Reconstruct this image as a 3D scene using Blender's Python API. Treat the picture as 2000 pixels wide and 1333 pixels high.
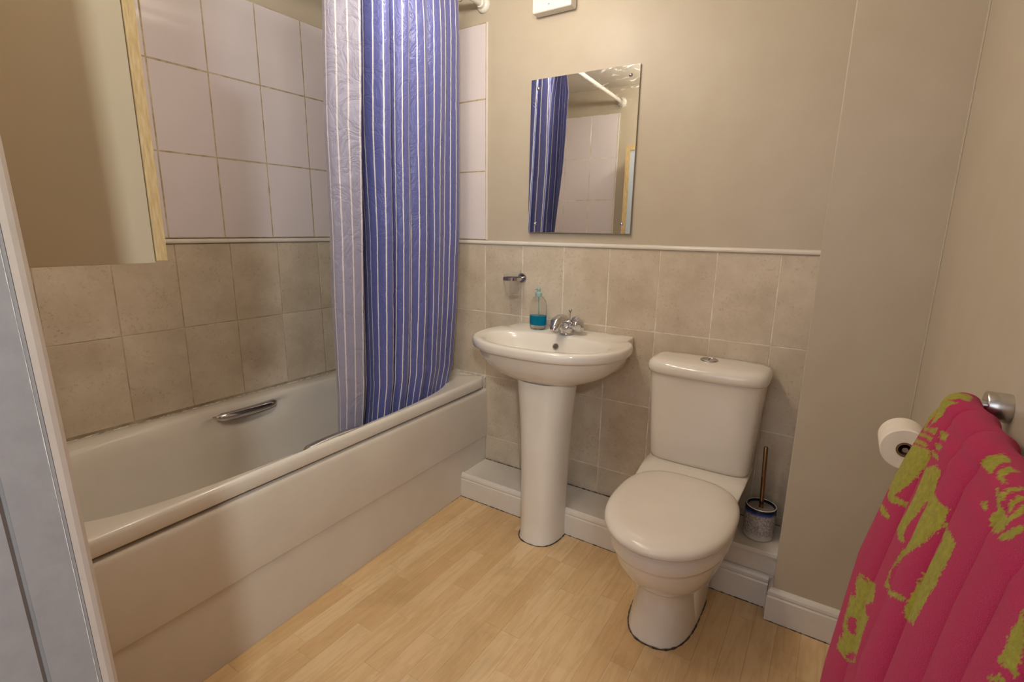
import bpy, bmesh, math, random
import numpy as np
from mathutils import Vector, Matrix, noise
random.seed(7)
for o in list(bpy.data.objects): bpy.data.objects.remove(o, do_unlink=True)
SC = bpy.context.scene; COL = SC.collection
PI = math.pi

# ---------------------------------------------------------------- camera
CAM = (2.03226, -1.89833, 1.22392); YAW, PIT, ROL = .573686, .216722, .014381
fw = Vector((-math.sin(YAW)*math.cos(PIT), math.cos(YAW)*math.cos(PIT), -math.sin(PIT)))
r0 = Vector((math.cos(YAW), math.sin(YAW), 0)); u0 = r0.cross(fw)
r1 = r0*math.cos(ROL)+u0*math.sin(ROL); u1 = -r0*math.sin(ROL)+u0*math.cos(ROL)
cam = bpy.data.objects.new('camera', bpy.data.cameras.new('camera')); COL.objects.link(cam)
cam.matrix_world = Matrix(((r1.x,u1.x,-fw.x,CAM[0]),(r1.y,u1.y,-fw.y,CAM[1]),(r1.z,u1.z,-fw.z,CAM[2]),(0,0,0,1)))
cam.data.sensor_width = 36; cam.data.lens = 17.8514; cam.data.clip_start = .02
SC.camera = cam

# ---------------------------------------------------------------- world, lights, exposure
W = bpy.data.worlds.new('world'); SC.world = W; W.use_nodes = True
W.node_tree.nodes['Background'].inputs[0].default_value = (.80, .86, 1.0, 1)
W.node_tree.nodes['Background'].inputs[1].default_value = .35
def light(name, kind, loc, power, col, size=.04, target=None, sizey=None):
    d = bpy.data.lights.new(name, kind); d.energy = power; d.color = col
    if kind == 'AREA':
        d.size = size
        if sizey: d.shape = 'RECTANGLE'; d.size_y = sizey
    else: d.shadow_soft_size = size
    o = bpy.data.objects.new(name, d); COL.objects.link(o); o.location = loc
    if target: o.rotation_euler = (Vector(target)-Vector(loc)).to_track_quat('-Z', 'Y').to_euler()
    return o
WARM = (1.0, .91, .79)
light('ceiling_lamp_light', 'POINT', (1.00, -.60, 2.10), 8.4, WARM, .04)
light('ceiling_lamp_light', 'POINT', (1.10, -1.0, 2.10), 5.6, WARM, .04)
light('ceiling_lamp_light', 'POINT', (1.20, -1.4, 2.10), 8.2, WARM, .04)
light('hall_light', 'AREA', (2.55, -2.6, 1.9), 20, (.86, .95, 1.0), .12, (1.2, -1.3, 1.1))
light('hall_fill_light', 'AREA', (1.75, -3.0, 1.5), 8, (.98, .96, 1.0), 1.3, (1.2, -.5, .6))  # added frontal fill through the doorway, no window behind it
SC.view_settings.view_transform = 'Standard'; SC.view_settings.look = 'None'
SC.view_settings.gamma = 1; SC.view_settings.use_curve_mapping = False
SC.view_settings.exposure = 0.1

# ---------------------------------------------------------------- materials
def lin(r, g, b):
    f = lambda c: (c/255/12.92) if c/255 <= .04045 else ((c/255+.055)/1.055)**2.4
    return (f(r), f(g), f(b), 1)
def mat(name, col, rough=.5, metal=0, spec=.5, coat=0, trans=0, ior=1.45):
    m = bpy.data.materials.new(name); m.use_nodes = True
    b = m.node_tree.nodes['Principled BSDF']
    b.inputs['Base Color'].default_value = col; b.inputs['Roughness'].default_value = rough
    b.inputs['Metallic'].default_value = metal; b.inputs['Specular IOR Level'].default_value = spec
    b.inputs['Coat Weight'].default_value = coat; b.inputs['Coat Roughness'].default_value = .08
    b.inputs['Transmission Weight'].default_value = trans; b.inputs['IOR'].default_value = ior
    return m
class NT:
    def __init__(s, m): s.m = m; s.t = m.node_tree; s.b = s.t.nodes['Principled BSDF']
    def n(s, typ, **kw):
        x = s.t.nodes.new(typ)
        for k, v in kw.items():
            if k in x.inputs: x.inputs[k].default_value = v
            else: setattr(x, k, v)
        return x
    def l(s, a, b): s.t.links.new(a, b)
    def coord(s, kind='Object', scale=(1,1,1), rnd=False):
        tc = s.n('ShaderNodeTexCoord'); mp = s.n('ShaderNodeMapping'); mp.inputs['Scale'].default_value = scale
        s.l(tc.outputs[kind], mp.inputs['Vector'])
        if rnd:
            oi = s.n('ShaderNodeObjectInfo'); mu = s.n('ShaderNodeVectorMath', operation='SCALE')
            mu.inputs[0].default_value = (37.1, 21.7, 53.3)
            s.l(oi.outputs['Random'], mu.inputs['Scale']); s.l(mu.outputs[0], mp.inputs['Location'])
        return mp.outputs[0]
    def noise(s, vec, scale, detail=4, rough=.5, dist=0):
        x = s.n('ShaderNodeTexNoise', Scale=scale, Detail=detail, Roughness=rough, Distortion=dist); s.l(vec, x.inputs['Vector']); return x.outputs['Fac']
    def ramp(s, fac, stops):
        r = s.n('ShaderNodeValToRGB'); e = r.color_ramp.elements
        e[0].position, e[0].color = stops[0]; e[1].position, e[1].color = stops[-1]
        for p, c in stops[1:-1]:
            q = e.new(p); q.color = c
        s.l(fac, r.inputs[0]); return r.outputs[0]
    def mix(s, fac, a, b, blend='MIX'):
        x = s.n('ShaderNodeMix', data_type='RGBA', blend_type=blend)
        for v, i in ((fac, 0), (a, 6), (b, 7)):
            if hasattr(v, 'links'): s.l(v, x.inputs[i])
            else: x.inputs[i].default_value = v
        return x.outputs[2]
    def bump(s, h, strength=.3, dist=.001):
        b = s.n('ShaderNodeBump', Strength=strength, Distance=dist); s.l(h, b.inputs['Height']); s.l(b.outputs[0], s.b.inputs['Normal'])
    def math(s, op, a, b=None):
        x = s.n('ShaderNodeMath', operation=op)
        for v, i in ((a, 0), (b, 1)):
            if v is None: continue
            if hasattr(v, 'links'): s.l(v, x.inputs[i])
            else: x.inputs[i].default_value = v
        return x.outputs[0]
def speckled(name, col, dark, rough, scale=60, amount=.5, bump=.0, coat=0, spec=.5):
    m = mat(name, col, rough, coat=coat, spec=spec); t = NT(m); v = t.coord()
    n = t.noise(v, scale, 5, .6)
    t.l(t.ramp(n, [(.35, dark), (.35+amount, col)]), t.b.inputs['Base Color'])
    if bump: t.bump(t.noise(v, scale*6, 3, .6), bump, .0006)
    return m
M = {}
M['paint'] = speckled('beige_wall_paint', lin(190,177,156), lin(185,171,150), .42, 9, .4, .25)
M['paint2'] = M['paint']
M['ceil'] = speckled('ceiling_paint', lin(222,216,204), lin(216,209,196), .8, 9, .4, .1)
M['white'] = speckled('white_gloss_paint', lin(224,216,205), lin(216,207,194), .28, 14, .5, .08)
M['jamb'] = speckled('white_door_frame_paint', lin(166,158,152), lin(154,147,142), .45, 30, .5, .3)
M['bead'] = speckled('room_lit_bead_paint', lin(204,186,168), lin(194,176,158), .3, 30, .5, .1)  # warm room light on the white bead, put into its cream colour
M['ceramic'] = speckled('white_ceramic', lin(226,218,206), lin(221,212,199), .10, 7, .5, 0, .4)
M['acrylic'] = speckled('white_bath_acrylic', lin(220,212,200), lin(212,203,190), .16, 6, .5, 0, .2)
M['panelac'] = speckled('bath_panel_acrylic', lin(216,206,192), lin(208,197,182), .2, 5, .5, 0, .2)
M['seatp'] = speckled('white_seat_plastic', lin(226,216,202), lin(220,209,195), .22, 7, .5, 0)
M['plastic'] = mat('white_plastic', lin(228,224,214), .3)
M['chrome'] = mat('chrome', (.60,.59,.60,1), .07, 1)
M['chrome_b'] = mat('brushed_chrome', (.62,.60,.58,1), .25, 1)
M['mirror'] = mat('mirror_silver', (.88,.90,.89,1), .0, 1)
t = NT(M['mirror']); v = t.coord('Object', (6, 1, 14)); sp = t.n('ShaderNodeSeparateXYZ'); t.l(t.coord('Object'), sp.inputs[0])
t.l(t.math('MULTIPLY', t.ramp(t.noise(v, 3, 5, .7, 1.5), [(.48, (0,0,0,1)), (.75, (1,1,1,1))]), t.math('MULTIPLY', t.ramp(t.math('ADD', t.math('MULTIPLY', sp.outputs[0], 1.0), sp.outputs[2]), [(.12, (0,0,0,1)), (.42, (1,1,1,1))]), .22)), t.b.inputs['Roughness'])
M['steel'] = mat('brushed_steel', lin(150,118,86), .22, 1)
M['lidgrey'] = mat('grey_satin_lid', lin(150,138,128), .35, .3)
M['dark'] = mat('dark_hole', (.012,.010,.008,1), .7)
M['grout'] = speckled('cream_grout', lin(236,230,216), lin(200,184,156), .8, 14, .3)
M['groutl'] = speckled('tan_grout', lin(190,174,146), lin(150,132,104), .8, 14, .3)
M['groutw'] = speckled('stained_tile_grout', lin(212,196,166), lin(158,136,100), .8, 25, .4)
M['whitetile'] = speckled('white_glazed_tile', lin(224,214,214), lin(218,207,207), .13, 5, .6, 0, .4)
M['grime'] = speckled('grimy_sealant', lin(60,50,40), lin(120,105,88), .8, 120, .2)
M['sealant'] = speckled('white_silicone', lin(214,208,196), lin(140,128,110), .5, 70, .25)
M['paper'] = speckled('tissue_paper', lin(240,230,216), lin(232,221,206), .9, 40, .5, .3)
M['brown'] = mat('cardboard_core', lin(120,90,66), .9)
M['blue_liquid'] = mat('blue_soap', lin(8,150,190), .1, trans=.45, ior=1.15)
M['clear'] = mat('clear_plastic', (.97,.99,.98,1), .03, trans=1, ior=1.09)
M['aqua'] = mat('aqua_pump_plastic', lin(170,205,200), .3, trans=.3)
M['frost'] = mat('frosted_glass', (.97,.97,.96,1), .22, trans=.97, ior=1.07)
M['wood'] = mat('pale_maple_edge', lin(206,178,128), .4)
t = NT(M['wood']); n = t.noise(t.coord('Object', (30, 30, 4)), 9, 5, .6)
t.l(t.ramp(n, [(.3, lin(184,153,104)), (.7, lin(216,190,142))]), t.b.inputs['Base Color'])
M['sidepanel'] = speckled('cream_laminate', lin(196,182,154), lin(192,177,149), .4, 5, .5)
M['glasspanel'] = mat('pale_frosted_door_panel', lin(190,200,210), .25)
# stone-look tile
m = M['stonetile'] = mat('beige_stone_tile', lin(190,176,155), .38); t = NT(m)
v = t.coord('Object', (1,1,1), True)
a = t.ramp(t.noise(v, 7, 6, .65), [(.30, lin(184,168,145)), (.55, lin(202,187,165)), (.75, lin(212,199,179))])
sp = t.ramp(t.noise(v, 95, 6, .75), [(.55, (0,0,0,1)), (.64, (1,1,1,1))])
sp2 = t.ramp(t.noise(v, 11, 4, .6), [(.38, (.12,.12,.12,1)), (.66, (1,1,1,1))])
msk = t.math('MULTIPLY', t.math('MULTIPLY', sp, sp2), .62)
t.l(t.mix(msk, a, lin(146,126,100)), t.b.inputs['Base Color']); t.bump(t.noise(v, 120, 4, .6), .12, .0006)
# maple laminate
m = M['plank'] = mat('maple_laminate', lin(214,176,120), .33); t = NT(m)
v = t.coord('Object', (1,1,1), True); vs = t.coord('Object', (9,1.0,1), True)
oi = t.n('ShaderNodeObjectInfo')
base = t.ramp(oi.outputs['Random'], [(0, lin(208,172,124)), (.5, lin(217,184,137)), (1, lin(223,193,149))])
g1 = t.noise(vs, 5, 6, .6, 1.2); g2 = t.noise(vs, 22, 4, .7)
c = t.mix(t.math('MULTIPLY', t.ramp(g1, [(.42, (0,0,0,1)), (.62, (1,1,1,1))]), .38), base, lin(190,148,98))
c = t.mix(t.math('MULTIPLY', t.ramp(g2, [(.5, (0,0,0,1)), (.75, (1,1,1,1))]), .25), c, lin(232,200,150))
d1 = t.math('MULTIPLY', t.ramp(t.noise(t.coord('Object'), 3.2, 3, .5), [(.5, (0,0,0,1)), (.8, (1,1,1,1))]), .0)
ge = t.n('ShaderNodeNewGeometry')
d1 = t.math('MULTIPLY', t.ramp(t.noise(ge.outputs['Position'], 4.5, 5, .6, .6), [(.52, (0,0,0,1)), (.72, (1,1,1,1))]), .30)
c = t.mix(d1, c, lin(158,126,88))
d2 = t.math('MULTIPLY', t.ramp(t.noise(ge.outputs['Position'], 60, 3, .6), [(.74, (0,0,0,1)), (.78, (1,1,1,1))]), .8)
c = t.mix(d2, c, lin(90,62,36))
t.l(c, t.b.inputs['Base Color']); t.bump(g2, .05, .0004)
# shower curtain, both sides
def curtain_mat(name, base, stripe, rough, ea):
    m = mat(name, base, rough); t = NT(m)
    uv = t.n('ShaderNodeUVMap'); sp = t.n('ShaderNodeSeparateXYZ'); t.l(uv.outputs[0], sp.inputs[0])
    fr = t.math('FRACT', t.math('MULTIPLY', sp.outputs[0], 1/.0305))
    s = t.math('LESS_THAN', t.math('ABSOLUTE', t.math('SUBTRACT', fr, .5)), .068)
    t.l(t.mix(s, base, stripe), t.b.inputs['Base Color'])
    mp = t.n('ShaderNodeMapping'); mp.inputs['Scale'].default_value = (13, 9, 1); t.l(uv.outputs[0], mp.inputs['Vector'])
    h = t.math('POWER', t.math('ABSOLUTE', t.math('SUBTRACT', t.noise(mp.outputs[0], 1.3, 5, .6, .8), .5)), .5)
    t.bump(h, .65, .006); t.b.inputs['Sheen Weight'].default_value = .2
    return m
M['curt'] = curtain_mat('blue_striped_satin', lin(92,95,152), lin(224,217,212), .34, 0)
M['curtback'] = curtain_mat('blue_striped_satin_reverse', lin(146,142,160), lin(206,194,196), .38, 0)
# towel
m = M['towel'] = mat('terry_towel', lin(200,40,90), .95); t = NT(m)
at = t.n('ShaderNodeAttribute', attribute_name='pattern')
nv = t.noise(t.coord(), 900, 3, .7)
n2 = t.noise(t.coord(), 160, 3, .7)
pk = t.mix(nv, lin(164,24,68), lin(198,52,96)); gr = t.mix(n2, lin(126,110,30), lin(184,180,62))
t.l(t.mix(at.outputs['Fac'], pk, gr), t.b.inputs['Base Color'])
t.bump(nv, .9, .0016); t.b.inputs['Sheen Weight'].default_value = .12; t.b.inputs['Specular IOR Level'].default_value = .1
# glazed pot
m = M['pot'] = mat('speckled_blue_glaze', lin(190,186,190), .25); t = NT(m)
v = t.coord(); sp = t.n('ShaderNodeSeparateXYZ'); t.l(v, sp.inputs[0])
a = t.ramp(t.noise(v, 150, 5, .85), [(.42, lin(128,122,128)), (.54, lin(186,180,176)), (.7, lin(200,192,184))])
zz = t.math('ADD', sp.outputs[2], t.math('MULTIPLY', t.noise(v, 40, 2), .012))
low = t.ramp(zz, [(.018, (1,1,1,1)), (.034, (0,0,0,1))])
a = t.mix(low, a, lin(205,198,186))
band = t.ramp(zz, [(.094, (0,0,0,1)), (.106, (1,1,1,1))])
a = t.mix(band, a, lin(28,58,130)); t.l(t.mix(t.ramp(zz, [(.109, (0,0,0,1)), (.114, (1,1,1,1))]), a, lin(14,16,30)), t.b.inputs['Base Color'])

# ---------------------------------------------------------------- mesh helpers
def tag(o, label=None, cat=None, group=None, kind=None):
    if label: o['label'] = label
    if cat: o['category'] = cat
    if group: o['group'] = group
    if kind: o['kind'] = kind
    return o
def link(name, me, m=None, parent=None, smooth=False, loc=None):
    o = bpy.data.objects.new(name, me); COL.objects.link(o)
    if m is not None and not me.materials: me.materials.append(m)
    if smooth: me.polygons.foreach_set('use_smooth', [True]*len(me.polygons))
    if parent: o.parent = parent
    if loc: o.location = loc
    return o
def mesh(name, verts, faces, m=None, parent=None, smooth=False, loc=None):
    me = bpy.data.meshes.new(name); me.from_pydata([tuple(map(float, v)) for v in verts], [], faces); me.update()
    return link(name, me, m, parent, smooth, loc)
def empty(name, loc, label, cat, group=None, kind=None):
    o = bpy.data.objects.new(name, None); COL.objects.link(o); o.location = loc; o.empty_display_size = .05
    return tag(o, label, cat, group, kind)
def bm_obj(name, bm, m, parent=None, smooth=False, loc=None):
    bmesh.ops.recalc_face_normals(bm, faces=bm.faces)
    me = bpy.data.meshes.new(name); bm.to_mesh(me); bm.free(); return link(name, me, m, parent, smooth, loc)
def box(bm, x0, x1, y0, y1, z0, z1, bev=0, seg=2):
    r = bmesh.ops.create_cube(bm, size=1)
    for v in r['verts']:
        v.co = Vector(((x0+x1)/2+v.co.x*(x1-x0), (y0+y1)/2+v.co.y*(y1-y0), (z0+z1)/2+v.co.z*(z1-z0)))
    if bev:
        es = {e for v in r['verts'] for e in v.link_edges}
        bmesh.ops.bevel(bm, geom=list(es), offset=bev, segments=seg, affect='EDGES', profile=.6)
def boxo(name, b, m, parent=None, bev=0, seg=2, smooth=False):
    bm = bmesh.new(); box(bm, *b, bev=bev, seg=seg); return bm_obj(name, bm, m, parent, smooth)
def loft(rings, cap0=True, cap1=True, closed=True):
    n = len(rings[0]); vs = [p for r in rings for p in r]; fs = []
    for k in range(len(rings)-1):
        for i in range(n if closed else n-1):
            j = (i+1) % n; fs.append((k*n+i, k*n+j, (k+1)*n+j, (k+1)*n+i))
    if cap0: fs.append(tuple(range(n))[::-1])
    if cap1: fs.append(tuple((len(rings)-1)*n+i for i in range(n)))
    return vs, fs
def lathe(name, prof, m, parent=None, n=40, loc=(0,0,0), rot=None, smooth=True, cap=True):
    cap = cap and prof[0] != prof[-1]
    rings = [[(r*math.cos(2*PI*i/n), r*math.sin(2*PI*i/n), z) for i in range(n)] for r, z in prof]
    vs, fs = loft(rings, cap and prof[0][0] > 1e-6, cap and prof[-1][0] > 1e-6)
    if rot is not None: vs = [rot @ Vector(v) for v in vs]
    vs = [Vector(v)+Vector(loc) for v in vs]
    o = mesh(name, vs, fs, m, parent, smooth); fixn(o); autosm(o); return o
def fixn(o):
    bm = bmesh.new(); bm.from_mesh(o.data); bmesh.ops.remove_doubles(bm, verts=bm.verts, dist=1e-6)
    bmesh.ops.recalc_face_normals(bm, faces=bm.faces); bm.to_mesh(o.data); bm.free()
def autosm(o, ang=40):
    bm = bmesh.new(); bm.from_mesh(o.data)
    for f in bm.faces: f.smooth = True
    for e in bm.edges:
        if len(e.link_faces) == 2 and e.calc_face_angle(0) > math.radians(ang): e.smooth = False
    bm.to_mesh(o.data); bm.free()
def subsurf(o, lv=2):
    md = o.modifiers.new('subdivision', 'SUBSURF'); md.levels = lv; md.render_levels = lv
def tube(name, pts, rad, m, parent=None, n=16, closed=False):
    P = [Vector(p) for p in pts]; R = rad if hasattr(rad, '__len__') else [rad]*len(P)
    rings = []; up = Vector((0,0,1)); prev = None
    for i, p in enumerate(P):
        a = P[(i+1) % len(P)] if (closed or i < len(P)-1) else P[i]
        b = P[i-1] if (closed or i > 0) else P[i]
        d = (a-b).normalized()
        if prev is None:
            prev = d.orthogonal().normalized()
        s = (prev - d*prev.dot(d)).normalized(); prev = s; q = d.cross(s)
        rings.append([p+s*R[i]*math.cos(2*PI*k/n)+q*R[i]*math.sin(2*PI*k/n) for k in range(n)])
    if closed: rings.append(rings[0])
    vs, fs = loft(rings, not closed, not closed)
    o = mesh(name, vs, fs, m, parent, True); fixn(o); autosm(o, 50); return o
def sweep(name, prof, path, m, parent=None, smooth=False):
    """prof: (out, z) polyline; path: list of (x, y, nx, ny) stations."""
    rings = [[(x+nx*a, y+ny*a, z) for a, z in prof] for x, y, nx, ny in path]
    vs, fs = loft(rings, True, True)
    o = mesh(name, vs, fs, m, parent, smooth); fixn(o); return o
def superell(cx, cy, a, bf, bb, n, N=72, sk=0):
    """outline: half-width a, reach bf towards -y, bb towards +y."""
    out = []
    for i in range(N):
        th = 2*PI*i/N; c, s = math.cos(th), math.sin(th)
        x = a*abs(c)**(2/n)*(1 if c >= 0 else -1); y = (bb if s >= 0 else bf)*abs(s)**(2/n)*(1 if s >= 0 else -1)
        out.append((cx+x-sk*(cy+y), cy+y))
    return out

TOWEL_VAL = [-1.036, -1.112, -1.195, -1.272, -1.365, -1.43, -1.50, -1.57, -1.64]
def towel_xyz(v, t):
    y0 = -1.04 - .58*v
    zf = np.minimum(t, 1.0)
    x = np.interp(zf, [.3,.53,.6,.777,.93,.985,1.0], [2.093,2.1,2.103,2.117,2.145,2.158,2.165])
    a = np.clip((t-1.0)/.022, 0, np.pi)                 # over the rail
    x = np.where(t > 1.0, 2.187-.022*np.cos(a), x)
    z = np.where(t > 1.0, 1.0+.022*np.sin(a), zf)
    back = np.maximum(t-1.0-.022*np.pi, 0)
    z = z-back; x = x+.006*np.minimum(back/.1, 1)
    val = np.array(TOWEL_VAL)
    k = np.clip(np.searchsorted(-val, -y0, side='right')-1, 0, len(val)-2)
    ph = (y0-val[k])/(val[k+1]-val[k])
    hgt = np.array([1.0, .75, 1.0, .8, .7, .8, .7, .8])[k]
    f = hgt*np.sin(np.pi*np.clip(ph,0,1))**.55
    amp = np.interp(zf, [.3,.6,.9,1.0], [.036,.032,.020,.008])
    x = x-np.where(back > 0, -.3, 1)*amp*(f-.35)
    z = z+np.where((t > .98) & (back <= 0), .3*amp*f, 0)
    d = -(y0+1.04)
    y = y0-.35*(1-np.exp(-d/.08))*(1-np.minimum(z,1.0))*np.where(back > 0, .3, 1)
    y = y+.004*np.sin(9*z+20*d)
    return np.stack([x, y, z], -1)
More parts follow.
